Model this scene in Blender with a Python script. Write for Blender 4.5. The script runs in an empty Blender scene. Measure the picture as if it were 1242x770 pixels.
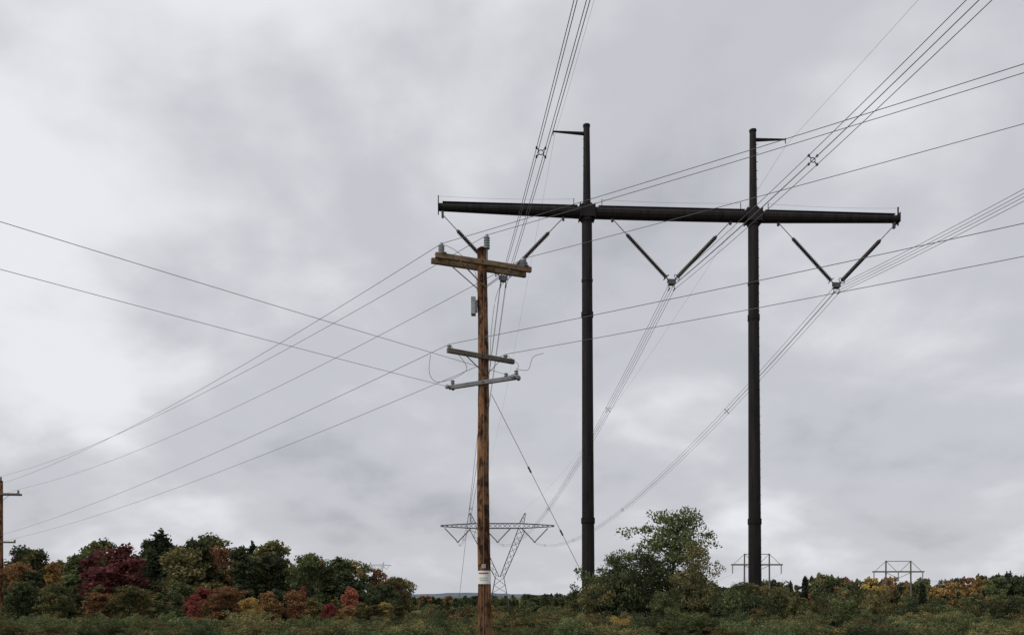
import bpy, math, random
import numpy as np
from mathutils import Vector, Matrix

random.seed(7)
R = random.Random(11)
scene = bpy.context.scene
scene.view_settings.view_transform = 'Standard'
scene.view_settings.look = 'None'
scene.view_settings.exposure = 0

# ------------------------------------------------------------------ camera
cam_d = bpy.data.cameras.new("camera")
cam = bpy.data.objects.new("camera", cam_d)
scene.collection.objects.link(cam)
cam.location = (0, 0, 1.7)
cam.rotation_euler = (math.radians(90), 0, 0)
cam_d.sensor_width = 36
cam_d.lens = 28.99
cam_d.shift_y = 0.2713
cam_d.clip_start = 0.1
cam_d.clip_end = 20000
scene.camera = cam

# ------------------------------------------------------------------ sky
w = bpy.data.worlds.new("sky")
scene.world = w
w.use_nodes = True
nt = w.node_tree
nt.nodes.clear()
N = nt.nodes.new
L = nt.links.new
out = N('ShaderNodeOutputWorld')
bg = N('ShaderNodeBackground'); bg.inputs[1].default_value = 0.1
L(bg.outputs[0], out.inputs[0])
sky = N('ShaderNodeTexSky'); sky.sky_type = 'NISHITA'; sky.sun_disc = False
tc = N('ShaderNodeTexCoord')
sep = N('ShaderNodeSeparateXYZ'); L(tc.outputs['Generated'], sep.inputs[0])
def M(op, a, b=None, c=None, clamp=False):
    n = N('ShaderNodeMath'); n.operation = op; n.use_clamp = clamp
    for i, v in enumerate((a, b, c)):
        if v is None: continue
        if isinstance(v, (int, float)): n.inputs[i].default_value = v
        else: L(v, n.inputs[i])
    return n.outputs[0]
zz = M('ADD', M('MAXIMUM', sep.outputs[2], 0.0), 0.42)
px = M('DIVIDE', sep.outputs[0], zz); py = M('DIVIDE', sep.outputs[1], zz)
comb = N('ShaderNodeCombineXYZ'); L(px, comb.inputs[0]); L(py, comb.inputs[1])
comb.inputs[2].default_value = 3.4
def noise(scale, detail, rough, dist):
    n = N('ShaderNodeTexNoise'); n.inputs['Scale'].default_value = scale
    n.inputs['Detail'].default_value = detail; n.inputs['Roughness'].default_value = rough
    n.inputs['Distortion'].default_value = dist
    L(comb.outputs[0], n.inputs['Vector']); return n.outputs[0]
n1 = noise(1.1, 4, 0.5, 0.2); n2 = noise(3.6, 8, 0.50, 0.15)
v = M('ADD', M('MULTIPLY', n1, 0.50), M('MULTIPLY', n2, 0.50))
# a thinner, brighter part of the overcast to the upper left, darker to the right
dl = M('ADD', M('MULTIPLY', sep.outputs[0], -0.12), 0.025)
v = M('ADD', v, dl)
v = M('ADD', v, M('MULTIPLY', M('SUBTRACT', sep.outputs[2], 0.30), 0.20))
hz = M('MULTIPLY', M('SUBTRACT', 0.14, sep.outputs[2], clamp=True), 0.95)
v = M('ADD', v, hz)
ramp = N('ShaderNodeValToRGB'); L(v, ramp.inputs[0])
cr = ramp.color_ramp; cr.interpolation = 'EASE'
cr.elements[0].position = 0.36; cr.elements[0].color = (.42, .428, .468, 1)
cr.elements[1].position = 0.68; cr.elements[1].color = (.84, .845, .885, 1)
e = cr.elements.new(0.50); e.color = (.575, .583, .625, 1)
sc = N('ShaderNodeVectorMath'); sc.operation = 'SCALE'; sc.inputs[3].default_value = 10.0
L(ramp.outputs[0], sc.inputs[0])
mx = N('ShaderNodeMix'); mx.data_type = 'RGBA'; mx.inputs[0].default_value = 0.04
L(sc.outputs[0], mx.inputs[6]); L(sky.outputs[0], mx.inputs[7])
L(mx.outputs[2], bg.inputs[0])

sd = bpy.data.lights.new("sun", 'SUN'); sd.energy = 1.5; sd.angle = math.radians(25)
sd.color = (1, .95, .87)
so = bpy.data.objects.new("sun", sd); scene.collection.objects.link(so)
# high sun behind thin cloud to the left, slightly behind the camera
az = math.radians(-115); el = math.radians(48)
sky.sun_elevation = el; sky.sun_rotation = az
dirv = Vector((math.sin(az) * math.cos(el), math.cos(az) * math.cos(el), math.sin(el)))
so.rotation_euler = dirv.to_track_quat('Z', 'Y').to_euler()

# ------------------------------------------------------------------ materials
def newmat(name):
    m = bpy.data.materials.new(name); m.use_nodes = True
    t = m.node_tree; b = t.nodes['Principled BSDF']
    return m, t, b
def simple(name, c1, c2, scale=(8, 8, 8), rough=.6, metal=0.0, spec=.3, bump=0.0, detail=4, coords='Object'):
    m, t, b = newmat(name)
    tcn = t.nodes.new('ShaderNodeTexCoord'); mp = t.nodes.new('ShaderNodeMapping')
    mp.inputs['Scale'].default_value = scale
    nz = t.nodes.new('ShaderNodeTexNoise'); nz.inputs['Scale'].default_value = 1
    nz.inputs['Detail'].default_value = detail; nz.inputs['Roughness'].default_value = .6
    rp = t.nodes.new('ShaderNodeValToRGB')
    rp.color_ramp.elements[0].position = .35; rp.color_ramp.elements[1].position = .65
    rp.color_ramp.elements[0].color = (*c1, 1); rp.color_ramp.elements[1].color = (*c2, 1)
    t.links.new(tcn.outputs[coords], mp.inputs[0]); t.links.new(mp.outputs[0], nz.inputs[0])
    t.links.new(nz.outputs[0], rp.inputs[0]); t.links.new(rp.outputs[0], b.inputs['Base Color'])
    b.inputs['Roughness'].default_value = rough; b.inputs['Metallic'].default_value = metal
    b.inputs['Specular IOR Level'].default_value = spec
    if bump:
        bp = t.nodes.new('ShaderNodeBump'); bp.inputs['Strength'].default_value = bump
        bp.inputs['Distance'].default_value = .03
        t.links.new(nz.outputs[0], bp.inputs['Height']); t.links.new(bp.outputs[0], b.inputs['Normal'])
    return m
steel = simple("weathered_dark_steel", (.006, .005, .006), (.021, .015, .015), (2.5, 2.5, .4), rough=.7, spec=.2)
galv = simple("galvanised_steel", (.13, .135, .14), (.22, .225, .23), (3, 3, 3), rough=.6, metal=.2)
galv_dark = simple("aged_lattice_steel", (.06, .063, .068), (.10, .104, .11), (1, 1, 1), rough=.7)
cable = simple("aluminium_conductor", (.10, .102, .107), (.16, .162, .17), (1, 1, 1), rough=.6)
cable_dark = simple("weathered_wire", (.09, .092, .098), (.15, .152, .16), (1, 1, 1), rough=.6)
porc_dark = simple("brown_porcelain", (.022, .015, .015), (.05, .034, .034), (4, 4, 4), rough=.4, spec=.5)
porc_grey = simple("grey_porcelain", (.12, .145, .165), (.24, .27, .30), (5, 5, 5), rough=.35, spec=.5)
oldwood = simple("grey_weathered_wood", (.09, .08, .07), (.19, .17, .14), (14, 14, 1.5), rough=.9, bump=.4)
armwood = simple("crossarm_wood", (.13, .085, .052), (.28, .195, .13), (3, 20, 20), rough=.85, bump=.4)
armwood2 = simple("aged_crossarm_wood", (.09, .075, .06), (.18, .155, .125), (3, 20, 20), rough=.85, bump=.4)
bark = simple("bark", (.03, .025, .02), (.09, .08, .068), (6, 6, 1.2), rough=.95, bump=.5)
white = simple("sign_white", (.76, .76, .74), (.84, .84, .82), (10, 10, 10), rough=.5)
red = simple("sign_red", (.40, .06, .05), (.55, .10, .09), (10, 10, 10), rough=.5)
boxgrey = simple("painted_grey_metal", (.28, .29, .30), (.38, .39, .4), (6, 6, 6), rough=.5)

# wooden pole: stacked noises, dark creosote patches, vertical checks
m, t, b = newmat("treated_pole_wood"); polewood = m
tcn = t.nodes.new('ShaderNodeTexCoord')
def mapn(scale, det=5, nodes=t):
    mp = t.nodes.new('ShaderNodeMapping'); mp.inputs['Scale'].default_value = scale
    nz = t.nodes.new('ShaderNodeTexNoise'); nz.inputs['Scale'].default_value = 1
    nz.inputs['Detail'].default_value = det; nz.inputs['Roughness'].default_value = .65
    t.links.new(tcn.outputs['Object'], mp.inputs[0]); t.links.new(mp.outputs[0], nz.inputs[0])
    return nz.outputs[0]
grain = mapn((26, 26, 1.3)); patch = mapn((6, 6, 3.0)); big = mapn((1.5, 1.5, .45), 3)
def ramp_(src, p0, c0, p1, c1):
    r = t.nodes.new('ShaderNodeValToRGB'); r.color_ramp.elements[0].position = p0; r.color_ramp.elements[1].position = p1
    r.color_ramp.elements[0].color = (*c0, 1); r.color_ramp.elements[1].color = (*c1, 1)
    t.links.new(src, r.inputs[0]); return r.outputs[0]
c_gr = ramp_(grain, .38, (.11, .055, .028), .62, (.36, .19, .095))
c_pa = ramp_(patch, .43, (.22, .18, .16), .54, (1, 1, 1))
c_bg = ramp_(big, .35, (.62, .6, .6), .62, (1.0, .97, .92))
def mul(a, bb):
    n = t.nodes.new('ShaderNodeMix'); n.data_type = 'RGBA'; n.blend_type = 'MULTIPLY'; n.inputs[0].default_value = 1
    t.links.new(a, n.inputs[6]); t.links.new(bb, n.inputs[7]); return n.outputs[2]
t.links.new(mul(mul(c_gr, c_pa), c_bg), b.inputs['Base Color'])
b.inputs['Roughness'].default_value = .9; b.inputs['Specular IOR Level'].default_value = .2
bp = t.nodes.new('ShaderNodeBump'); bp.inputs['Strength'].default_value = .7; bp.inputs['Distance'].default_value = .02
t.links.new(grain, bp.inputs['Height']); t.links.new(bp.outputs[0], b.inputs['Normal'])

def leafmat(name, dark, light, accent=None):
    K = 1.55
    dark = [q * K for q in dark]; light = [q * K for q in light]
    m = bpy.data.materials.new(name); m.use_nodes = True; t = m.node_tree
    t.nodes.clear(); n = t.nodes.new; l = t.links.new
    o = n('ShaderNodeOutputMaterial'); ge = n('ShaderNodeNewGeometry'); oi = n('ShaderNodeObjectInfo')
    tc_ = n('ShaderNodeTexCoord')
    nz = n('ShaderNodeTexNoise'); nz.inputs['Scale'].default_value = .9; nz.inputs['Detail'].default_value = 3
    l(tc_.outputs['Object'], nz.inputs['Vector'])
    a = n('ShaderNodeMath'); a.operation = 'MULTIPLY_ADD'; a.inputs[1].default_value = 2.0; a.inputs[2].default_value = -.75
    l(nz.outputs[0], a.inputs[0])
    s = n('ShaderNodeMath'); s.operation = 'MULTIPLY_ADD'; s.inputs[1].default_value = .55
    l(ge.outputs['Random Per Island'], s.inputs[0]); l(a.outputs[0], s.inputs[2])
    rp = n('ShaderNodeValToRGB'); rp.color_ramp.elements[0].position = .12; rp.color_ramp.elements[1].position = .9
    rp.color_ramp.elements[0].color = (*dark, 1); rp.color_ramp.elements[1].color = (*light, 1)
    if accent:
        e = rp.color_ramp.elements.new(.7); e.color = (*[(x + y) / 2 for x, y in zip(dark, light)], 1)
        rp.color_ramp.elements[-1].color = (*accent, 1)
    l(s.outputs[0], rp.inputs[0])
    hs = n('ShaderNodeHueSaturation'); hs.inputs['Saturation'].default_value = .88
    mr = n('ShaderNodeMapRange'); mr.inputs[3].default_value = .72; mr.inputs[4].default_value = 1.35
    l(oi.outputs['Random'], mr.inputs[0]); l(mr.outputs[0], hs.inputs['Value'])
    mh = n('ShaderNodeMapRange'); mh.inputs[3].default_value = .478; mh.inputs[4].default_value = .51
    l(oi.outputs['Random'], mh.inputs[0]); l(mh.outputs[0], hs.inputs['Hue'])
    l(rp.outputs[0], hs.inputs['Color'])
    d = n('ShaderNodeBsdfDiffuse'); tr = n('ShaderNodeBsdfTranslucent'); mxs = n('ShaderNodeMixShader')
    mxs.inputs[0].default_value = .25
    l(hs.outputs[0], d.inputs[0]); l(hs.outputs[0], tr.inputs[0])
    l(d.outputs[0], mxs.inputs[1]); l(tr.outputs[0], mxs.inputs[2]); l(mxs.outputs[0], o.inputs[0])
    return m
LG = leafmat("leaves_green", (.034, .046, .018), (.105, .125, .045))
LD = leafmat("leaves_dark_green", (.019, .026, .014), (.058, .07, .03))
LO = leafmat("leaves_olive", (.052, .052, .02), (.16, .137, .05))
LY = leafmat("leaves_yellow", (.11, .082, .018), (.34, .22, .045))
LR = leafmat("leaves_red", (.040, .013, .013), (.12, .032, .032))
LX = leafmat("leaves_orange_red", (.10, .028, .018), (.28, .075, .038))
LA = leafmat("leaves_orange", (.09, .054, .018), (.26, .145, .045))
LN = leafmat("needles", (.012, .018, .012), (.036, .048, .026))
LT = leafmat("leaves_turning", (.036, .045, .018), (.10, .105, .04), (.32, .19, .045))

# ------------------------------------------------------------------ mesh builder
class MB:
    def __init__(s): s.v = []; s.f = []; s.m = []
    def tube(s, pts, rad, n=8, cap=True, mi=0):
        pts = [Vector(p) for p in pts]
        if not hasattr(rad, '__len__'): rad = [rad] * len(pts)
        base = len(s.v); k = len(pts)
        ref = None
        for i, p in enumerate(pts):
            a = pts[max(i - 1, 0)]; c = pts[min(i + 1, k - 1)]
            tdir = (c - a)
            if tdir.length < 1e-9: tdir = Vector((0, 0, 1))
            tdir.normalize()
            if ref is None:
                ref = Vector((0, 0, 1)) if abs(tdir.z) < .9 else Vector((0, 1, 0))
            if abs(tdir.dot(ref)) > .98: ref = Vector((1, 0, 0))
            u = tdir.cross(ref).normalized(); w_ = tdir.cross(u).normalized()
            for j in range(n):
                an = 2 * math.pi * j / n + math.pi / n
                s.v.append(tuple(p + (u * math.cos(an) + w_ * math.sin(an)) * rad[i]))
        for i in range(k - 1):
            for j in range(n):
                a = base + i * n + j; b_ = base + i * n + (j + 1) % n
                s.f.append((a, b_, b_ + n, a + n)); s.m.append(mi)
        if cap:
            s.f.append(tuple(base + j for j in range(n))); s.m.append(mi)
            s.f.append(tuple(base + (k - 1) * n + j for j in reversed(range(n)))); s.m.append(mi)
    def box(s, c, size, u=(1, 0, 0), up=(0, 0, 1), mi=0):
        c = Vector(c); u = Vector(u).normalized(); up = Vector(up).normalized()
        w_ = up.cross(u).normalized(); up = u.cross(w_).normalized()
        base = len(s.v); hx, hy, hz_ = [q / 2 for q in size]
        for dz in (-1, 1):
            for dy in (-1, 1):
                for dx in (-1, 1):
                    s.v.append(tuple(c + u * dx * hx + w_ * dy * hy + up * dz * hz_))
        for f in ((0, 2, 3, 1), (4, 5, 7, 6), (0, 1, 5, 4), (2, 6, 7, 3), (0, 4, 6, 2), (1, 3, 7, 5)):
            s.f.append(tuple(base + i for i in f)); s.m.append(mi)
    def beam(s, a, b_, wd, ht=None, mi=0):
        a = Vector(a); b_ = Vector(b_); d = b_ - a
        up = (0, 0, 1) if abs(d.normalized().z) < .95 else (0, 1, 0)
        s.box((a + b_) / 2, (d.length, wd, ht or wd), d, up, mi)
    def insul(s, a, b_, discs, r1, r0, n=10, mi=0):
        a = Vector(a); b_ = Vector(b_); pts = []; rad = []
        for i in range(discs):
            for q, r in ((.05, r0), (.35, r1), (.6, r1 * .92), (.75, r0)):
                pts.append(a.lerp(b_, (i + q) / discs)); rad.append(r)
        s.tube(pts, rad, n, True, mi)
    def obj(s, name, mats, parent=None, smooth=False, loc=(0, 0, 0), bevel=0):
        me = bpy.data.meshes.new(name); me.from_pydata(s.v, [], s.f)
        mats = mats if isinstance(mats, (list, tuple)) else [mats]
        for m_ in mats: me.materials.append(m_)
        me.polygons.foreach_set('material_index', s.m)
        me.polygons.foreach_set('use_smooth', [smooth] * len(s.f)); me.update()
        o = bpy.data.objects.new(name, me); scene.collection.objects.link(o); o.location = loc
        if parent: o.parent = parent
        if bevel:
            bv = o.modifiers.new('bevel', 'BEVEL'); bv.width = bevel; bv.segments = 2
        return o
def empty(name, loc=(0, 0, 0)):
    o = bpy.data.objects.new(name, None); scene.collection.objects.link(o); o.location = loc; return o
def span(a, b_, sag, n=40):
    a = Vector(a); b_ = Vector(b_)
    return [a.lerp(b_, i / n) - Vector((0, 0, 4 * sag * (i / n) * (1 - i / n))) for i in range(n + 1)]

# ------------------------------------------------------------------ terrain
def gz(x, y):
    if y < 30: z = 0
    elif y < 200: z = -(y - 30) * .03
    else: z = -5.1 - 1.5 * min(1, (y - 200) / 300)
    return z
ys = [-80, -40, 0] + [i * 4 for i in range(1, 60)] + [250, 280, 320, 380, 450, 550, 700, 900, 1300, 2000, 3500, 6000, 9000]
xs0 = [i / 40 for i in range(-40, 41)]
g = MB()
for y in ys:
    wd = 120 + max(y, 0) * 1.3
    for q in xs0:
        x = q * wd
        bump_ = .25 * math.sin(x * .21 + y * .1) * math.cos(y * .17 - x * .05) + .12 * math.sin(x * .63 + 1) * math.sin(y * .5)
        if abs(y - 20) < 16 and abs(x) < 12: bump_ *= .3
        g.v.append((x, y, gz(x, y) + bump_ - .1))
nx = len(xs0)
for i in range(len(ys) - 1):
    for j in range(nx - 1):
        a = i * nx + j; g.f.append((a, a + 1, a + nx + 1, a + nx)); g.m.append(0)
m, t, b = newmat("rough_grass_ground")
tcn = t.nodes.new('ShaderNodeTexCoord')
def gn(sc_):
    nz = t.nodes.new('ShaderNodeTexNoise'); nz.inputs['Scale'].default_value = sc_; nz.inputs['Detail'].default_value = 6
    t.links.new(tcn.outputs['Object'], nz.inputs['Vector']); return nz.outputs[0]
ga = ramp_(gn(.35), .35, (.06, .07, .028), .65, (.17, .15, .065))
gb = ramp_(gn(6), .35, (.5, .5, .5), .65, (1.1, 1.1, 1.0))
t.links.new(mul(ga, gb), b.inputs['Base Color']); b.inputs['Roughness'].default_value = 1
b.inputs['Specular IOR Level'].default_value = .05
g.obj("ground", m, smooth=True)

# distant hill
h = MB(); hn = 200
for i in range(hn + 1):
    x = -3200 + 6400 * i / hn
    top = 3 + 12 * math.exp(-((x + 190) / 260) ** 2) + 9 * math.exp(-((x - 1500) / 500) ** 2) + 1.5 * math.sin(i * .9) * math.sin(i * .37) + .8 * math.sin(i * 2.3) + 7 * math.exp(-((x + 1900) / 600) ** 2)
    h.v += [(x, 3300, -8), (x, 3480, top * .8), (x, 3700, top), (x, 4200, -8)]
for i in range(hn):
    for k in range(3):
        a = i * 4 + k; h.f.append((a, a + 4, a + 5, a + 1)); h.m.append(0)
hillm = simple("haze_tinted_forest_hill", (.10, .13, .155), (.15, .175, .20), (.02, .01, .06), rough=1, spec=0)  # pale blue-grey base colour paints aerial haze onto the forested hill
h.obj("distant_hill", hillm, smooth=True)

# ------------------------------------------------------------------ H-frame steel tower
TW = empty("steel_transmission_tower", (13.62, 70.37, -1.2))
TWL = Vector(TW.location)
def tobj(mb, name, mat, **k):
    mb.v = [tuple(Vector(p) - TWL) for p in mb.v]
    return mb.obj(name, mat, TW, **k)
PL = Vector((6.44, 70.0, 0)); PR = Vector((20.8, 70.75, 0))
ad = (PR - PL).normalized(); perp = Vector((-ad.y, ad.x, 0))
ARMZ = 34.15
for nm, P, side in (("left_pole", PL, -1), ("right_pole", PR, 1)):
    mb = MB()
    pts = []; rad = []
    lean = Vector((-.16 if side < 0 else -.2, 0, 0))
    def pp(z): return Vector((P.x, P.y, 0)) + lean * ((z + 1.2) / 42.8 - .3) + Vector((0, 0, z))
    prof = [(-1.6, .56), (7.9, .53), (7.9, .58), (8.2, .58), (8.2, .52), (19.8, .475), (25.4, .46), (25.4, .505), (25.65, .505), (25.65, .455),
            (28.3, .45), (28.3, .49), (28.5, .49), (28.5, .448), (ARMZ - .75, .44), (ARMZ - .75, .53), (ARMZ + .7, .53), (ARMZ + .7, .33), (41.45, .27), (41.45, .31), (41.6, .31), (41.62, .2)]
    for z, r in prof: pts.append(pp(z)); rad.append(r)
    mb.tube(pts, rad, 12)
    tobj(mb, nm, steel)
    mb = MB()
    z = 2.0
    while z < 41:
        r = .5 - .003 * z if z < ARMZ else .31
        d = Vector((.77 * side, -.64, 0))
        mb.beam(pp(z) + d * (r - .05), pp(z) + d * (r + .12), .035, .035)
        d2 = Vector((-.77 * side, -.64, 0))
        if z < ARMZ - 2: mb.beam(pp(z + .35) + d2 * (r - .05), pp(z + .35) + d2 * (r + .07), .04, .07)
        z += .75
    tobj(mb, nm + "_steps", steel)
    mb = MB()
    for zf, rf in ((8.05, .55), (25.5, .475)):
        for k in range(12):
            an = k * math.pi / 6
            c = pp(zf) + Vector((math.cos(an), math.sin(an), 0)) * rf
            mb.box(c, (.07, .07, .5))
    tobj(mb, nm + "_bolts", steel)
    mb = MB()
    a = pp(40.85 if side < 0 else 40.75); e_ = a + ad * side * 2.85 + Vector((0, 0, .12))
    mb.tube([a, e_], [.16, .07], 8)
    mb.beam(e_ + Vector((0, 0, .12)), e_ - Vector((0, 0, .35)), .06)
    tobj(mb, nm + "_earth_wire_arm", steel)
    mb = MB()
    for k in (-1, 1):
        mb.box(pp(ARMZ) + ad * .62 * k, (.08, 1.15, 1.2), ad)
        mb.box(pp(ARMZ) + perp * .54 * k, (1.3, .05, 1.0), ad)
    tobj(mb, nm + "_arm_collar", steel)
def armp(s, z=ARMZ): return Vector((13.62, 70.375, 0)) + ad * s + Vector((0, 0, z))
HL = (PR - PL).length / 2
mb = MB()
mb.tube([armp(-HL - 12.6, ARMZ + .18), armp(-HL - .65)], [.33, .50], 12)
mb.tube([armp(-HL + .65), armp(0, ARMZ - .02), armp(HL - .65)], [.50, .50, .50], 12)
mb.tube([armp(HL + .65), armp(HL + 12.6, ARMZ + .1)], [.50, .33], 12)
tobj(mb, "crossarm_tubes", steel)
mb = MB()   # flat walkway plank on top of the arm
for a, c, za, zb in ((-HL - 12.3, -HL - .9, .56, .53), (-HL + .9, HL - .9, .53, .53), (HL + .9, HL + 12.3, .53, .48)):
    mb.beam(armp(a, ARMZ + za), armp(c, ARMZ + zb), .45, .07)
tobj(mb, "crossarm_walkway", steel)
mb = MB()
for s_ in (-HL - 12.65, HL + 12.65):
    mb.box(armp(s_, ARMZ + .35), (.08, .12, 1.6), ad)
    mb.box(armp(s_, ARMZ + .15), (.06, .8, .8), ad)
for s_ in (-HL - 1.2, HL - 1.2, HL + 1.2, -HL + 1.2):
    mb.box(armp(s_, ARMZ + .8), (.05, .05, .8), ad)
tobj(mb, "crossarm_end_posts", steel)
mb = MB()
mb.tube(span(armp(-HL - 12.65, ARMZ + 1.1), armp(-HL - 1.2, ARMZ + 1.15), .12, 8), .008, 4)
mb.tube(span(armp(-HL + 1.2, ARMZ + 1.15), armp(HL - 1.2, ARMZ + 1.15), .12, 8), .008, 4)
mb.tube(span(armp(HL + 1.2, ARMZ + 1.15), armp(HL + 12.65, ARMZ + 1.05), .12, 8), .008, 4)
tobj(mb, "safety_cable", cable)
APEX = []
for nm, s0 in (("left_v_string", -2 * HL), ("centre_v_string", 0.0), ("right_v_string", 2 * HL)):
    A = armp(s0, 28.25); APEX.append(A)
    mbi = MB(); mbh = MB()
    for k in (-1, 1):
        top = armp(s0 + 5.1 * k, ARMZ - .45)
        mbh.beam(top + Vector((0, 0, .3)), top - Vector((0, 0, .25)), .18, .25)
        d = (A + Vector((.25 * k, 0, .35)) - top)
        i0 = top + d * .27; i1 = top + d * .955
        mbh.tube([top, i0], .035, 6); mbh.tube([i1, top + d], .05, 6)
        mbi.insul(i0, i1, 30, .19, .11, 10)
        mbh.tube([i0 - d.normalized() * .12, i0 + d.normalized() * .12], .12, 8)
        ring = []
        dn = d.normalized(); u = dn.cross(Vector((0, 1, 0))).normalized(); v_ = dn.cross(u)
        for q in range(13):
            an = q * math.pi / 6; ring.append(i1 + (u * math.cos(an) + v_ * math.sin(an)) * .3)
        mbh.tube(ring, .03, 5, cap=False)
    mbh.box(A + Vector((0, 0, .25)), (.75, .06, .38), ad)
    mbh.box(A + Vector((0, 0, -.02)), (.5, .5, .08), ad)
    for k in (-1, 1):
        for z in (0, -.46):
            mbh.tube([A + ad * .23 * k + Vector((0, 0, z)) - perp * .3, A + ad * .23 * k + Vector((0, 0, z)) + perp * .3], .05, 6)
        mbh.beam(A + ad * .23 * k, A + ad * .23 * k - Vector((0, 0, .46)), .05)
    tobj(mbi, nm + "_insulators", porc_dark, smooth=False)
    tobj(mbh, nm + "_fittings", galv_dark)

# bundled conductors
fd = Vector((-18.2, 218.6, 0)).normalized()     # away from camera
fp = Vector((fd.y, -fd.x, 0))
FT = Vector((-5.35, 289, 0))                    # lattice tower centre
far_attach = [FT + Vector((-13.6, 0, 20.4)), FT + Vector((0.3, 0, 20.4)), FT + Vector((13.3, 0, 20.4))]
for i, A in enumerate(APEX):
    E = empty("bundled_conductor", A)
    mb = MB(); sp = MB()
    back = A - fd * 200; back.z = A.z
    for (B, sag, L_) in ((back, 7.25, 200), (far_attach[i], 8.0, (far_attach[i] - A).length)):
        for k in (-.23, .23):
            for z in (0, -.46):
                off = fp * k + Vector((0, 0, z))
                pts = [p - A for p in span(A + off, B + off, sag, 60)]
                mb.tube(pts, .018, 5)
        s_ = 27.0
        while s_ < L_ - 10:
            q = s_ / L_; c = A.lerp(B, q) - Vector((0, 0, 4 * sag * q * (1 - q) + .23)) - A
            for k in (-1, 1):
                for z in (-1, 1):
                    sp.beam(c + fp * .08 * k + Vector((0, 0, .08 * z)), c + fp * .24 * k + Vector((0, 0, .24 * z)), .04)
                    sp.box(c + fp * .23 * k + Vector((0, 0, .23 * z)), (.09, .14, .09), fp)
            loop = [c + fp * .13 * math.cos(a * math.pi / 4) + Vector((0, 0, .13 * math.sin(a * math.pi / 4))) for a in range(9)]
            sp.tube(loop, .025, 5, cap=False)
            s_ += 55
    mb.obj("conductor_wires", cable, E); sp.obj("spacers", galv_dark, E)
# earth wires
for s_, x2 in ((-HL - 2.85, -7.6), (HL + 2.85, 7.2)):
    a = armp(s_, 40.5); E = empty("earth_wire", a); mb = MB()
    mb.tube([p - a for p in span(a, a - fd * 200, 5, 50)], .009, 4)
    mb.tube([p - a for p in span(a, FT + Vector((x2, 0, 30.6)), 5, 50)], .009, 4)
    mb.obj("earth_wire_strand", cable, E)

# ------------------------------------------------------------------ lattice tower
def lattice_seg(mb, a, b_, wa, wb, n, r):
    a = Vector(a); b_ = Vector(b_); d = (b_ - a).normalized()
    u = Vector((0, 1, 0)); v_ = d.cross(u).normalized()
    rows = []
    for i in range(n + 1):
        q = i / n; c = a.lerp(b_, q); ww = (wa + (wb - wa) * q) / 2
        rows.append([c + u * ww * su + v_ * ww * sv for su, sv in ((-1, -1), (1, -1), (1, 1), (-1, 1))])
    for i in range(n):
        for k in range(4):
            mb.beam(rows[i][k], rows[i + 1][k], r)
            if i % 2 == 0: mb.beam(rows[i][k], rows[i + 1][(k + 1) % 4], r * .6)
            else: mb.beam(rows[i][(k + 1) % 4], rows[i + 1][k], r * .6)
def lattice_tower(name):
    mb = MB(); r = .23
    lattice_seg(mb, (1.0, 0, -8), (1.0, 0, 8), 9.0, 3.0, 6, r)
    for k, xt in ((-1, -8.2), (1, 8.8)):
        lattice_seg(mb, (1.0 + k * .8, 0, 8), (xt, 0, 25), 1.4, 2.4, 8, r)
        lattice_seg(mb, (xt, 0, 27), (xt + k * 1.2, 0, 30.6), 1.6, .3, 3, r * .8)
    lattice_seg(mb, (-8.2, 0, 26.1), (8.8, 0, 26.1), 1.7, 1.7, 10, r)
    lattice_seg(mb, (-8.2, 0, 26.1), (-19.7, 0, 26.1), 1.7, .4, 7, r)
    lattice_seg(mb, (8.8, 0, 26.1), (20.2, 0, 26.1), 1.7, .4, 7, r)
    vi = MB()
    for c in (-13.6, .3, 13.3):
        for k in (-1, 1):
            vi.insul((c + 4.6 * k, 0, 25.3), (c + .2 * k, 0, 20.7), 14, .24, .12, 6)
        vi.box((c, 0, 20.5), (.9, .1, .4))
    return mb, vi
mb, vi = lattice_tower("x")
T2 = empty("lattice_transmission_tower", FT)
o1 = mb.obj("lattice_frame", galv_dark, T2); o2 = vi.obj("insulator_strings", porc_dark, T2)
T3 = empty("lattice_transmission_tower", (-.164 * 1150, 1150, 18))
for o in (o1, o2):
    q = o.copy(); scene.collection.objects.link(q); q.parent = T3
# ------------------------------------------------------------------ wood H frames
def hframe(cx, y, top, base):
    E = empty("wooden_h_frame_pylon", (cx, y, base)); H = top - base
    mb = MB()
    for k in (-1, 1):
        mb.tube([(3.1 * k, 0, -.5), (3.0 * k, 0, H)], [.24, .17], 8)
    mb.obj("poles", oldwood, E)
    mb = MB(); az_ = H - 2.7
    for yy in (-.25, .25): mb.box((0, yy, az_), (12.4, .14, .34))
    mb.beam((-3, 0, H - .1), (-5.6, 0, az_ + .15), .09); mb.beam((3, 0, H - .1), (5.6, 0, az_ + .15), .09)
    mb.beam((-3, 0, H - .1), (-.5, 0, az_ + .15), .09); mb.beam((3, 0, H - .1), (.5, 0, az_ + .15), .09)
    mb.beam((-3, .05, az_ - .2), (0, .05, az_ - 1.6), .1); mb.beam((3, .05, az_ - .2), (0, .05, az_ - 1.6), .1)
    mb.box((0, 0, H - .15), (6.1, .12, .16))
    mb.obj("crossarm_and_braces", oldwood, E)
    mb = MB()
    for xx in (-5.9, 0, 5.9): mb.insul((xx, 0, az_ - .2), (xx, 0, az_ - 2.2), 10, .17, .07, 6)
    mb.obj("insulator_strings", porc_grey, E)
    return [Vector((cx + xx, y, base + az_ - 2.3)) for xx in (-5.9, 0, 5.9)]
hA = hframe(59.4, 200, 11.9, -6); hB = hframe(93.7, 200, 10.2, -6)
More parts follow.
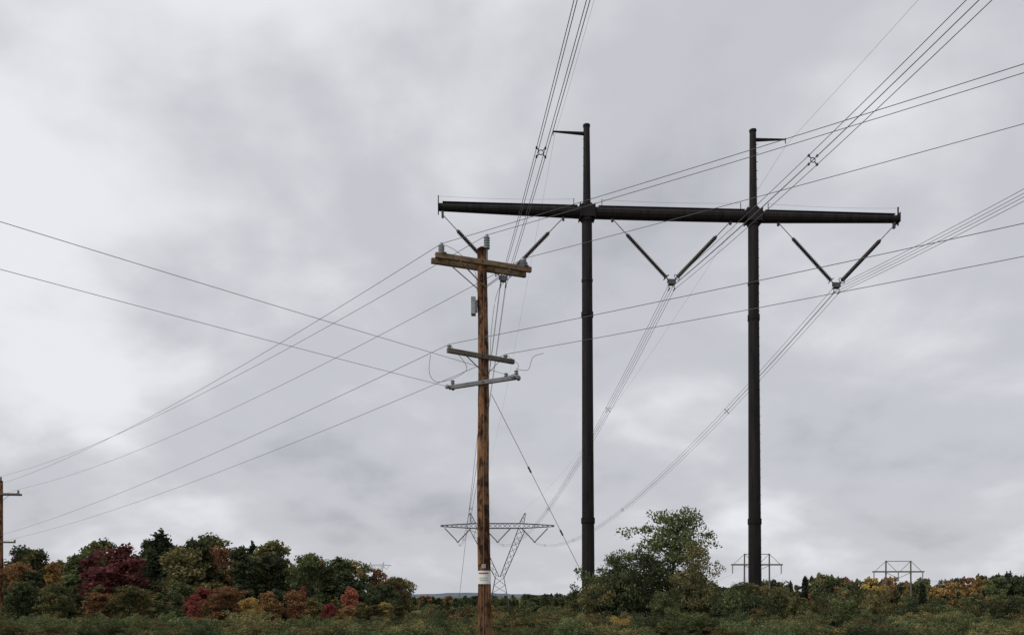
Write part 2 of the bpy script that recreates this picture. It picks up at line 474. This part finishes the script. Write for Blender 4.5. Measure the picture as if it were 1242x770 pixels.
for att, toward in ((hA, False), (hB, True)):
    E = empty("distant_power_line", att[1]); mb = MB()
    for a in att:
        mb.tube([p - att[1] for p in span(a, a + Vector((-16, 190, -3)), 5, 24)], .016, 4)
        if toward: mb.tube([p - att[1] for p in span(a, a + Vector((-12, -150, 7)), 3.0, 30)], .012, 4)
    mb.obj("wires", cable, E)

# ------------------------------------------------------------------ near wooden utility pole
def S(p, o): return Vector(p) - o
up_o = Vector((-.7, 20, 0)); UP = empty("wooden_utility_pole", up_o)
mb = MB(); pts = []; rad = []
for i in range(41):
    z = -.4 + 10.5 * i / 40
    pts.append(Vector((.03 - .045 * z / 10 + .012 * math.sin(z * 1.1), .01 * math.sin(z * .8), z)))
    rad.append(.168 - .0052 * z + .003 * math.sin(z * 5.1) + .002 * math.sin(z * 13))
mb.tube(pts, rad, 20); mb.tube([(pts[-1] + Vector((0, 0, 0))), pts[-1] + Vector((0, 0, .05))], [.105, .05], 14)
mb.obj("pole", polewood, UP, smooth=True)
ua = Vector((.93, .364, 0)).normalized()
def arm(par, c, u, half, wd, ht, off, mat, name, double=True):
    mb = MB()
    for k in ((-1, 1) if double else (-1,)):
        mb.box((0, k * off, 0), (half * 2, wd, ht))
    o = mb.obj(name, mat, par, bevel=.008); o.location = c; o.rotation_euler = (0, 0, math.atan2(u[1], u[0]))
    return o
arm(UP, (-.03, 0, 9.70), ua, 1.22, .095, .125, .175, armwood, "upper_crossarm")
l1 = Vector((.85, .53, 0)).normalized(); l2 = Vector((.87, -.5, 0)).normalized()
arm(UP, (-.14, .0, 7.45), l1, .92, .09, .11, .2, armwood2, "middle_crossarm", False)
arm(UP, (.12, .0, 6.82), l2, .97, .08, .10, .205, galv, "lower_crossarm", False)
mb = MB()
n1_ = Vector((-ua.y, ua.x, 0))
for k in (-1, 1):
    for f in (-1, 1):
        mb.beam(ua * k * .68 + n1_ * .235 * f + Vector((-.03, 0, 9.66)), n1_ * .15 * f + Vector((-.01, 0, 9.12)), .035, .012)
mb.obj("wooden_arm_braces", armwood, UP)
mb = MB()
for k in (-1, 1):
    nn = Vector((-l1.y, l1.x, 0)); mb.beam(l1 * k * .5 - nn * .255 + Vector((-.14, 0, 7.42)), -nn * .15 + Vector((0, 0, 7.0)), .03, .01)
    for zz_ in (9.7, 7.45, 6.82, 9.12, 7.0):
        mb.tube([Vector((0, .24, zz_)), Vector((0, -.25, zz_))], .014, 6)
for k in (-.8, -.35, .35, .8):
    mb.tube([ua * k + n1_ * .25 + Vector((-.03, 0, 9.70)), ua * k - n1_ * .25 + Vector((-.03, 0, 9.70))], .012, 6)
mb.obj("bolts_and_braces", galv_dark, UP)
A0 = Vector((-.98, -.38, 9.775)); B0 = Vector((.09, -.03, 10.08)); C0 = Vector((.97, .38, 9.775))
mbi = MB(); mbh = MB()
for P0, hgt in ((A0, .25), (B0, .30), (C0, .20)):
    if P0 is B0:
        mbh.beam(P0 + Vector((0, 0, -.42)), P0, .05, .05); mbh.box(P0 + Vector((-.03, 0, -.2)), (.1, .06, .1))
    else:
        mbh.box(P0 - Vector((0, 0, .01)), (.12, .5, .02), ua)
        mbh.tube([P0 + Vector((0, 0, 0)), P0 + Vector((0, 0, -.05))], .03, 8)
    mbi.insul(P0, P0 + Vector((0, 0, hgt)), 5, .078, .062, 14)
    mbi.tube([P0 + Vector((0, 0, hgt)), P0 + Vector((0, 0, hgt + .05))], [.05, .04], 12)
mbi.insul(C0 + ua * .12, C0 + ua * .02 + Vector((0, 0, .27)), 3, .055, .04, 10)
mid = [(-.79, -.40, 7.50), (.54, .42, 7.50)]
for p in mid:
    p = Vector(p); mbh.tube([p, p + Vector((0, 0, .05))], .014, 6)
    mbi.insul(p + Vector((0, 0, .03)), p + Vector((0, 0, .16)), 2, .06, .04, 12)
lo = []
for k in (-1, 1):
    p = Vector((.12, 0, 6.82)) + l2 * .9 * k - Vector((-l2.y, l2.x, 0)) * .2
    mbh.tube([p + Vector((0, 0, .05)), p + Vector((0, 0, .09))], .014, 6)
    mbi.insul(p + Vector((0, 0, .07)), p + Vector((0, 0, .18)), 2, .055, .035, 12); lo.append(p + Vector((0, 0, .2)))
p = Vector((.12, 0, 6.82)) + l2 * .62 - Vector((-l2.y, l2.x, 0)) * .2
mbi.insul(p + Vector((0, 0, .06)), p + Vector((0, 0, .15)), 2, .05, .035, 12)
dl_ = Vector((-.65, -.76, 0))
de = []
for k in (-1, 1):
    p = Vector((.12, 0, 6.82)) + l2 * .93 * k + dl_ * .06
    q = p + dl_ * .32
    mbi.insul(p, q, 3, .06, .03, 10); de.append(q)
mbi.obj("insulators", porc_grey, UP); mbh.obj("insulator_pins", galv, UP)
mb = MB(); mb.box((-.235, -.02, 8.70), (.11, .20, .42)); mb.box((-.16, -.02, 8.70), (.05, .06, .30))
mb.obj("equipment_box", boxgrey, UP, bevel=.01)
mb = MB(); mb.tube([(.02, -(.172 - .0052 * z), z) for z in [i * .5 for i in range(0, 20)]], .010, 6)
mb.obj("ground_wire", cable_dark, UP)
def band(name, z0, z1, r, a0, a1, mat):
    mb = MB(); n = 12
    for i in range(n + 1):
        an = a0 + (a1 - a0) * i / n
        for z in (z0, z1): mb.v.append((math.sin(an) * r + .018, -math.cos(an) * r, z))
    for i in range(n): mb.f.append((2 * i, 2 * i + 2, 2 * i + 3, 2 * i + 1)); mb.m.append(0)
    return mb.obj(name, mat, UP, smooth=True)
band("placard", 1.98, 2.30, .176, -1.3, 1.3, white)
band("placard_header", 2.225, 2.258, .180, -.7, .7, red)
band("placard_text_line", 2.12, 2.132, .180, -.6, .6, boxgrey)
band("placard_text_line", 2.07, 2.082, .180, -.55, .55, boxgrey)
band("pole_tag", 2.36, 2.46, .176, -.3, .3, boxgrey)

def small_pole(x, y, base, top, u, lowz):
    E = empty("wooden_utility_pole", (x, y, base)); H = top - base
    mb = MB(); mb.tube([(0, 0, -.5), (0, 0, H * .5), (0.02, 0, H)], [.17, .145, .115], 14); mb.obj("pole", polewood, E)
    arm(E, (0, 0, H - .9), u, 1.25, .1, .13, .17, armwood2, "upper_crossarm")
    arm(E, (0, 0, lowz - base), u, 1.0, .1, .11, .19, armwood2, "lower_crossarm", False)
    mb = MB()
    for k in (-1.1, 1.1):
        c = u * k + Vector((0, 0, H - .84)); mb.insul(c, c + Vector((0, 0, .25)), 3, .08, .06, 10)
        c = u * k * .8 + Vector((0, 0, lowz - base + .05)); mb.insul(c, c + Vector((0, 0, .15)), 2, .07, .05, 10)
    mb.insul((0, 0, H), (0, 0, H + .28), 3, .08, .06, 10)
    mb.obj("insulators", porc_grey, E)
    mb = MB()
    for k in (-1, 1): mb.beam(u * k * .7 + Vector((0, -.24, H - .95)), Vector((0, -.14, H - 1.5)), .035, .012)
    mb.obj("braces", galv_dark, E)
ul = Vector((1, .12, 0)).normalized()
LP = Vector((-34.1, 55, 0)); small_pole(LP.x, LP.y, -.8, 9.35, ul, 5.25)
rd = Vector((.79, -.61, 0)).normalized()
RP = up_o + rd * 45; ur = Vector((.61, .79, 0)); small_pole(RP.x, RP.y, 0, 10.1, ur, 7.45)
BP = up_o + Vector((-.65, -.76, 0)).normalized() * 40; small_pole(BP.x, BP.y, 0, 9.0, Vector((.76, -.65, 0)), 7.1)

DW = empty("distribution_wires", up_o); mb = MB()
def wire(a, b_, sag, r=.0065, n=30): mb.tube([S(p, up_o) for p in span(a, b_, sag, n)], r, 5)
tops = [up_o + A0 + Vector((0, 0, .29)), up_o + B0 + Vector((0, 0, .34)), up_o + C0 + Vector((0, 0, .24))]
lt = [LP + ul * -1.1 + Vector((0, 0, 8.8)), LP + Vector((0, 0, 9.65)), LP + ul * 1.1 + Vector((0, 0, 8.8))]
for i in range(3):
    wire(tops[i], lt[i], .75)
    wire(tops[i], tops[i] + rd * 45, .5)
lows = [up_o + Vector(mid[0]) + Vector((0, 0, .17)), up_o + Vector(mid[1]) + Vector((0, 0, .17))]
ll = [LP + ul * -.8 + Vector((0, 0, 5.5)), LP + ul * .8 + Vector((0, 0, 5.5))]
for i in range(2):
    wire(lows[i], ll[i], .45); wire(lows[i], lows[i] + rd * 45, .45)
for q in de:
    a = up_o + q; wire(a, a + dl_ * 40 + Vector((0, 0, .5)), .25, .005)
for a in lt + ll: wire(a, a + Vector((-37, 28, -.5)), .7)
def curve(pts, r=.006):
    P = [Vector(p) for p in pts]; o = []
    P = [P[0]] + P + [P[-1]]
    for i in range(1, len(P) - 2):
        for k in range(8):
            s_ = k / 8; a, b_, c, d = P[i - 1:i + 3]
            o.append(.5 * ((2 * b_) + (c - a) * s_ + (2 * a - 5 * b_ + 4 * c - d) * s_ * s_ + (3 * b_ - a - 3 * c + d) * s_ ** 3))
    o.append(P[-1]); mb.tube([S(p, up_o) for p in o], r, 5)
curve([(.76, 19.69, 7.48), (.50, 19.6, 7.36), (.38, 19.55, 7.05), up_o + lo[1]])
curve([(-1.99, 20.14, 7.57), (-2.02, 20.15, 7.15), (-1.85, 20.2, 6.93), up_o + lo[0]])
curve([up_o + lo[0], (-1.1, 20.1, 7.25), lows[0]]); curve([up_o + lo[1], (.15, 20, 7.3), lows[1]])
curve([tops[2], (.0, 20.1, 9.5), (-.35, 19.85, 9.0), (-.5, 19.8, 8.0), (-.52, 19.8, 7.2)], .006)
curve([tops[0], (-1.3, 19.7, 9.9), (-.9, 19.8, 9.5), (-.84, 19.85, 9.0)], .006)
mb.obj("wires", cable_dark, DW)
GW = empty("guy_wire", up_o); mb = MB()
a = Vector((-.5, 20.1, 6.6)); b_ = Vector((3.3, 24.2, -.1))
mb.tube([S(a, up_o), S(b_, up_o)], .007, 5)
mb.tube([S((-.75, 20.1, 6.4), up_o), S((-1.75, 24.3, -.1), up_o)], .005, 5)
for q in (.24, .47):
    c = a.lerp(b_, q); c2 = a.lerp(b_, q + .02); mb.tube([S(c, up_o), S(c2, up_o)], .025, 8)
mb.obj("guy_strands", cable_dark, GW)

# ------------------------------------------------------------------ vegetation
def add_leaves(V, F, Mi, C, sizes, rng):
    n = len(C); base = len(V)
    a = rng.normal(size=(n, 3)); a /= np.linalg.norm(a, axis=1)[:, None]
    b2 = rng.normal(size=(n, 3)); b2 -= (b2 * a).sum(1)[:, None] * a; b2 /= np.linalg.norm(b2, axis=1)[:, None]
    s = sizes[:, None]
    q = np.stack([C - a * s, C - b2 * s * .55 + a * s * .1, C + a * s, C + b2 * s * .6 + a * s * .05], 1).reshape(-1, 3)
    V.extend(map(tuple, q.tolist()))
    F.extend([(base + 4 * i, base + 4 * i + 1, base + 4 * i + 2, base + 4 * i + 3) for i in range(n)])
    Mi.extend([1] * n)
def tree_mesh(name, seed, H, spread, trunk_f, nl, leaf, limbs=16, r0=.16, sub=4, clump=.09, stems=1, dens=1.0, pointed=False):
    rng = np.random.default_rng(seed); rr = random.Random(seed); mb = MB(); cl = []
    for st in range(stems):
        if stems > 1:
            an = rr.uniform(0, 6.28); lean = Vector((math.cos(an), math.sin(an), 0)) * spread * rr.uniform(.25, .75)
        else: lean = Vector((rr.uniform(-.06, .06) * H, rr.uniform(-.06, .06) * H, 0))
        Ht = H * (rr.uniform(.6, .95) if stems > 1 else .93)
        def tp(q): return lean * q ** 1.2 + Vector((math.sin(q * 5 + seed + st) * .018 * H, math.cos(q * 4 + seed) * .018 * H, q * Ht))
        mb.tube([tp(i / 8) - Vector((0, 0, .3 if i == 0 else 0)) for i in range(9)], [r0 * (1 - .88 * i / 8) for i in range(9)], 7)
        nlimb = max(4, limbs // stems)
        for i in range(nlimb):
            q = trunk_f + (1 - trunk_f) * (i + rr.random()) / nlimb * .97
            st0 = tp(q); an = i * 2.4 + rr.uniform(-.5, .5)
            qq = (q - trunk_f) / (1 - trunk_f)
            prof = (.12 + .95 * (1 - qq) ** .8) if pointed else math.sin(math.pi * min(1, (.18 + qq * .82))) ** .7
            ln = spread * prof * rr.uniform(.45, 1.2)
            if stems > 1: ln *= .6
            rise = rr.uniform(.1, .8) * ln
            en = st0 + Vector((math.cos(an) * ln, math.sin(an) * ln, rise))
            md = st0.lerp(en, .5) + Vector((0, 0, -.06 * ln + rr.uniform(-.05, .1) * ln))
            rl = r0 * (1 - .85 * q) * .55
            mb.tube([st0, md, en], [rl, rl * .65, rl * .2], 5)
            cs = (1 - .5 * qq) if pointed else 1
            cl.append((en, rr.uniform(.6, 1.2) * cs))
            for k in range(sub):
                f = rr.uniform(.35, 1); o_ = st0.lerp(md, f * 2) if f < .5 else md.lerp(en, f * 2 - 1)
                dd = Vector((rr.gauss(0, 1), rr.gauss(0, 1), rr.gauss(.35, .7))).normalized() * spread * rr.uniform(.15, .42) * cs
                mb.tube([o_, o_ + dd], [rl * .4, rl * .12], 4)
                cl.append((o_ + dd, rr.uniform(.45, 1.15) * cs))
        cl.append((tp(1), .45))
    tot = sum(c[1] ** 2 for c in cl); Cs = []
    for c, s in cl:
        if rr.random() > dens: continue
        n = max(3, int(nl * s * s / tot)); rad_ = clump * H * s
        d = rng.normal(size=(n, 3)); d /= np.linalg.norm(d, axis=1)[:, None]
        d *= (rng.random(n) ** .45)[:, None] * rad_ * np.array([1.25, 1.25, .8]); Cs.append(np.array(c) + d)
    Cc = np.concatenate(Cs); Cc[:, 2] = np.abs(Cc[:, 2])
    Mi = mb.m; add_leaves(mb.v, mb.f, Mi, Cc, leaf * rng.uniform(.6, 1.3, len(Cc)), rng)
    me = bpy.data.meshes.new(name); me.from_pydata(mb.v, [], mb.f)
    me.materials.append(bark); me.materials.append(LG)
    me.polygons.foreach_set('material_index', Mi); me.update(); return me
def conifer_mesh(name, seed, H, spread, nl, leaf):
    rng = np.random.default_rng(seed); rr = random.Random(seed); mb = MB(); Cs = []
    mb.tube([(0, 0, -.3), (0, 0, H)], [.15, .02], 7); nw = 30
    for i in range(nw):
        q = .08 + .90 * i / nw
        for k in range(7):
            an = rr.uniform(0, 6.28); ln = spread * (1 - q) ** .75 * rr.uniform(.55, 1.2) + .2
            a = Vector((0, 0, q * H)); e_ = a + Vector((math.cos(an) * ln, math.sin(an) * ln, -.12 * ln + rr.uniform(-.1, .15)))
            mb.tube([a, e_], [.03, .008], 4)
            n = int(nl * ln / (spread * nw * 3)) + 8; f = rng.random(n) ** .7
            c = np.array(a)[None] + (np.array(e_) - np.array(a))[None] * f[:, None]
            c += rng.normal(size=(n, 3)) * np.array([.13, .13, .10]) * (.6 + ln * .5); Cs.append(c)
    Cs.append(np.array([0, 0, H - .15]) + rng.normal(size=(40, 3)) * np.array([.07, .07, .2]))
    Cc = np.concatenate(Cs); Mi = mb.m; add_leaves(mb.v, mb.f, Mi, Cc, leaf * rng.uniform(.6, 1.2, len(Cc)), rng)
    me = bpy.data.meshes.new(name); me.from_pydata(mb.v, [], mb.f)
    me.materials.append(bark); me.materials.append(LN)
    me.polygons.foreach_set('material_index', Mi); me.update(); return me
PH = {}
TREES = [tree_mesh("tree_proto", 20 + i, 9, [2.0, 2.4, 1.9, 2.7, 2.2, 1.6][i], .2, 5200, .18, limbs=20 + i, clump=.072) for i in range(6)]
TALL = [tree_mesh("tall_tree_proto", 30 + i, 9, [1.9, 1.6, 2.1][i], .12, 4800, .17, limbs=26, clump=.062, pointed=True) for i in range(3)]
FAR = [tree_mesh("far_tree_proto", 40 + i, 9, [2.3, 2.6, 2.0][i], .2, 1500, .32, limbs=16, sub=2, clump=.08, pointed=(i == 2)) for i in range(3)]
CON = [conifer_mesh("conifer_proto", 50 + i, 9, [1.9, 1.5][i], 6000, .16) for i in range(2)]
BUSH = [tree_mesh("bush_proto", 70 + i, 3, [1.5, 1.8, 1.3, 1.6][i], .1, 2600, .09, limbs=26, r0=.035, sub=3, clump=.10, stems=5) for i in range(4)]
NEARB = [tree_mesh("near_bush_proto", 90 + i, 3, [1.5, 1.7, 1.4][i], .04, 7000, .06, limbs=36, r0=.016, sub=3, clump=.10, stems=7) for i in range(3)]
for me in TREES + CON + FAR + TALL: PH[me.name] = 9
for me in BUSH + NEARB: PH[me.name] = 3
def put(me, x, y, hgt, mat, parent=None, name="tree", widen=1.0, z=None):
    o = bpy.data.objects.new(name, me); scene.collection.objects.link(o)
    s = hgt / PH[me.name]; o.scale = (s * widen, s * widen, s)
    o.location = (x, y, (gz(x, y) if z is None else z) - .1); o.rotation_euler = (0, 0, R.uniform(0, 6.28))
    if parent: o.parent = parent
    o.material_slots[1].link = 'OBJECT'; o.material_slots[1].material = mat
    return o
def interp(x, tab):
    if x <= tab[0][0]: return tab[0][1]
    for (a, b1), (c, d) in zip(tab, tab[1:]):
        if x <= c: return b1 + (d - b1) * (x - a) / (c - a)
    return tab[-1][1]
def pick(lst):
    tot = sum(w_ for _, w_ in lst); q = R.random() * tot
    for m_, w_ in lst:
        q -= w_
        if q <= 0: return m_
    return lst[-1][0]

WH = [(-62, 8.0), (-52, 8.0), (-48, 8.5), (-42, 9.1), (-37, 9.3), (-32, 9.6), (-27, 9.2), (-23, 8.5), (-19, 7.7), (-15, 6.8), (-12.5, 5.7), (-10.5, 4.0)]
W = empty("autumn_woodland", (-35, 90, -2))
def child(o, E):
    o.location = Vector(o.location) - Vector(E.location); o.parent = E
MIXW = [(LG, 3.2), (LD, 3.4), (LO, 4.2), (LT, 4.0), (LA, 2.3), (LR, .4), (LY, 1.0), (LX, .25)]
for row, (y0, n, hs) in enumerate(((78, 17, .80), (86, 24, .98), (97, 29, 1.08), (110, 32, 1.20))):
    for i in range(n):
        f = (i + R.random()) / n; xn = -66 + f * 55.5
        y = y0 + R.uniform(-4, 4); x = xn * y / 85
        hh = interp(xn, WH) * hs * R.uniform(.76, 1.12)
        if R.random() < .16 and row > 0:
            child(put(R.choice(CON), x, y, hh * 1.04, LN, name="conifer", widen=R.uniform(.8, 1.1)), W); continue
        tall = R.random() < .55
        child(put(R.choice(TALL if tall else TREES), x, y, hh, pick(MIXW), widen=R.uniform(.85, 1.25), name="tree"), W)
for i in range(70):   # understorey closing the lower part of the wood
    y = R.uniform(72, 108); xn = R.uniform(-66, -10.5)
    child(put(R.choice(TREES), xn * y / 85, y, interp(xn, WH) * R.uniform(.4, .66), pick([(LD, 4), (LG, 2), (LO, 2), (LT, 1.5), (LA, .5)]), widen=1.4, name="tree"), W)
for i in range(48):   # lower young trees at the front edge of the wood
    f = (i + R.random()) / 48; p = -.66 + f * .53; y = R.uniform(54, 68)
    tp_ = interp(p, [(-.66, .026), (-.45, .022), (-.3, .014), (-.2, .004), (-.13, -.006)])
    hh = (1.7 + tp_ * y - gz(0, y)) * R.uniform(.62, 1.0)
    child(put(R.choice(TREES + TALL), p * y, y, hh, pick([(LG, 3.6), (LD, 2.5), (LO, 4), (LT, 3.4), (LA, 1.6), (LY, 1.0), (LX, .3)]), widen=R.uniform(1.1, 1.5), name="tree"), W)
def T(name, me, px_, y, top, mat, widen=1):
    put(me, px_ * y, y, top - gz(0, y), mat, name=name, widen=widen)
T("red_maple_tree", TREES[0], -.478, 71, 6.2, LR, 1.5)
T("red_maple_tree", TALL[0], -.508, 74, 5.8, LR, 1.2)
T("spruce_tree", CON[0], -.425, 78, 7.9, LN, 1.35)
T("yellow_birch_tree", TALL[1], -.560, 68, 4.9, LY, 1.1)
T("orange_maple_tree", TREES[3], -.600, 74, 4.8, LA, 1)
T("olive_ash_tree", TREES[4], -.395, 72, 6.1, LO, 1.2)
T("orange_maple_tree", TALL[2], -.36, 76, 6.5, LA, 1.2)
T("scarlet_maple_tree", TREES[1], -.385, 52, 1.9, LX, .9)
T("yellow_birch_tree", TREES[3], -.315, 50, 1.7, LY, 1.0)
T("scarlet_maple_tree", TALL[0], -.255, 58, 2.6, LX, .9)
T("scarlet_maple_tree", TREES[2], -.196, 62, 2.5, LX, .9)
T("dark_oak_tree", TALL[1], -.325, 74, 6.5, LD, 1.5)
T("dark_oak_tree", TREES[4], -.29, 76, 5.7, LD, 1.2)
T("green_maple_tree", TALL[0], -.225, 76, 4.8, LG, 1.4)
T("dark_oak_tree", TREES[3], -.16, 76, 2.9, LD, 1.3)

SB = empty("scrub_bushes", (0, 50, -1))
for i in range(820):
    y = 25 * (190 / 25) ** (R.random() ** .9); x = R.uniform(-.72, .72) * y
    if abs(x + .7) < 2 and y < 27: continue
    p = x / y
    top = -.022 if y < 60 else -.008
    hh = (1.7 + top * y) - gz(x, y)
    hh = max(.8, hh) * R.uniform(.45, 1.08)
    if y > 60: hh = min(hh, 4.4)
    if p > .07 and y > 34 and y < 90: hh *= R.uniform(1.0, 1.35)
    if -.12 < p < .06 and y > 60: hh *= .93
    mt = pick([(LG, 3.6), (LD, 1.8), (LO, 3.4), (LT, 2.0), (LA, .45), (LY, .12)])
    pr = R.choice(NEARB) if y < 42 else R.choice(BUSH)
    child(put(pr, x, y, hh, mt, widen=R.uniform(.8, 1.3), name="bush"), SB)
for i in range(250):   # undergrowth nearest the camera
    y = R.uniform(21.2, 25.5) if i < 110 else R.uniform(25, 38); x = R.uniform(-.68, .68) * y
    if abs(x + .7) < 1.0 and y < 22.5: continue
    hh = ((1.7 - R.uniform(.030, .041) * y) if i < 110 else (1.7 - R.uniform(.018, .040) * y)) * R.uniform(.95, 1.12) + .1
    child(put(R.choice(NEARB), x, y, hh, pick([(LG, 4), (LO, 3), (LT, 1.2), (LD, 1)]), widen=R.uniform(1.1, 1.7), name="bush"), SB)
RH = [(.075, .004), (.10, .018), (.12, .036), (.15, .034), (.19, .026), (.24, .028), (.28, .022), (.33, .013), (.38, .008), (.62, .002)]
for i in range(110):
    y = R.uniform(42, 68); p = R.uniform(.075, .62) if i % 2 else R.uniform(.09, .34)
    hh = (1.7 + interp(p, RH) * y - gz(0, y)) * R.uniform(.6, 1.04)
    child(put(R.choice(BUSH), p * y, y, hh, pick([(LG, 3.4), (LD, 3), (LO, 2.4), (LT, .9)]), widen=R.uniform(.6, .95), name="bush"), SB)

op = tree_mesh("open_tree_proto", 203, 7, 2.5, .36, 9000, .09, limbs=30, r0=.15, sub=5, clump=.07, dens=.9); PH[op.name] = 7
op2 = tree_mesh("open_tree_proto", 207, 7, 2.4, .25, 6500, .085, limbs=22, r0=.12, sub=4, clump=.075, dens=.8); PH[op2.name] = 7
put(op, .193 * 48, 48, 6.3 + .8, LG, name="wild_cherry_tree", widen=1.0)
put(op2, .222 * 46, 46, 5.3, LO, name="wild_cherry_tree", widen=.75)
put(op2, .160 * 47, 47, 5.0, LD, name="hawthorn_tree", widen=.9)
put(op, .128 * 50, 50, 4.8, LG, name="hawthorn_tree", widen=.9)

DT = empty("distant_tree_line", (60, 260, -5))
for i in range(300):
    y = R.uniform(205, 330); p = R.uniform(.27, .72)
    t_ = interp(p, [(.27, .014), (.32, .020), (.38, .026), (.45, .023), (.5, .020), (.62, .028), (.72, .030)])
    hh = (1.7 + t_ * y - gz(0, y)) * R.uniform(.6, 1.05)
    if R.random() < .22: me, mt = R.choice(CON), LN
    else: me, mt = R.choice(FAR), pick([(LG, 2.5), (LD, 2.2), (LO, 3), (LA, 3.0 if p > .42 else .4), (LY, 1.8 if p > .42 else .1), (LX, .15)])
    child(put(me, p * y, y, hh, mt, widen=.75, name="tree"), DT)
for i in range(380):
    y = R.uniform(230, 620); p = R.uniform(-.22, .30)
    hh = (1.7 + interp(p, [(-.16, .006), (-.1, .001), (0, .002), (.06, .005), (.1, .009), (.3, .014)]) * y - gz(0, y)) * R.uniform(.65, 1.0)
    cn = R.random() < .2
    child(put(R.choice(CON if cn else FAR), p * y, y, hh, LN if cn else pick([(LG, 2), (LD, 4), (LO, 2), (LA, .3)]), widen=1.2, name="tree"), DT)
print("objects", len(bpy.data.objects))
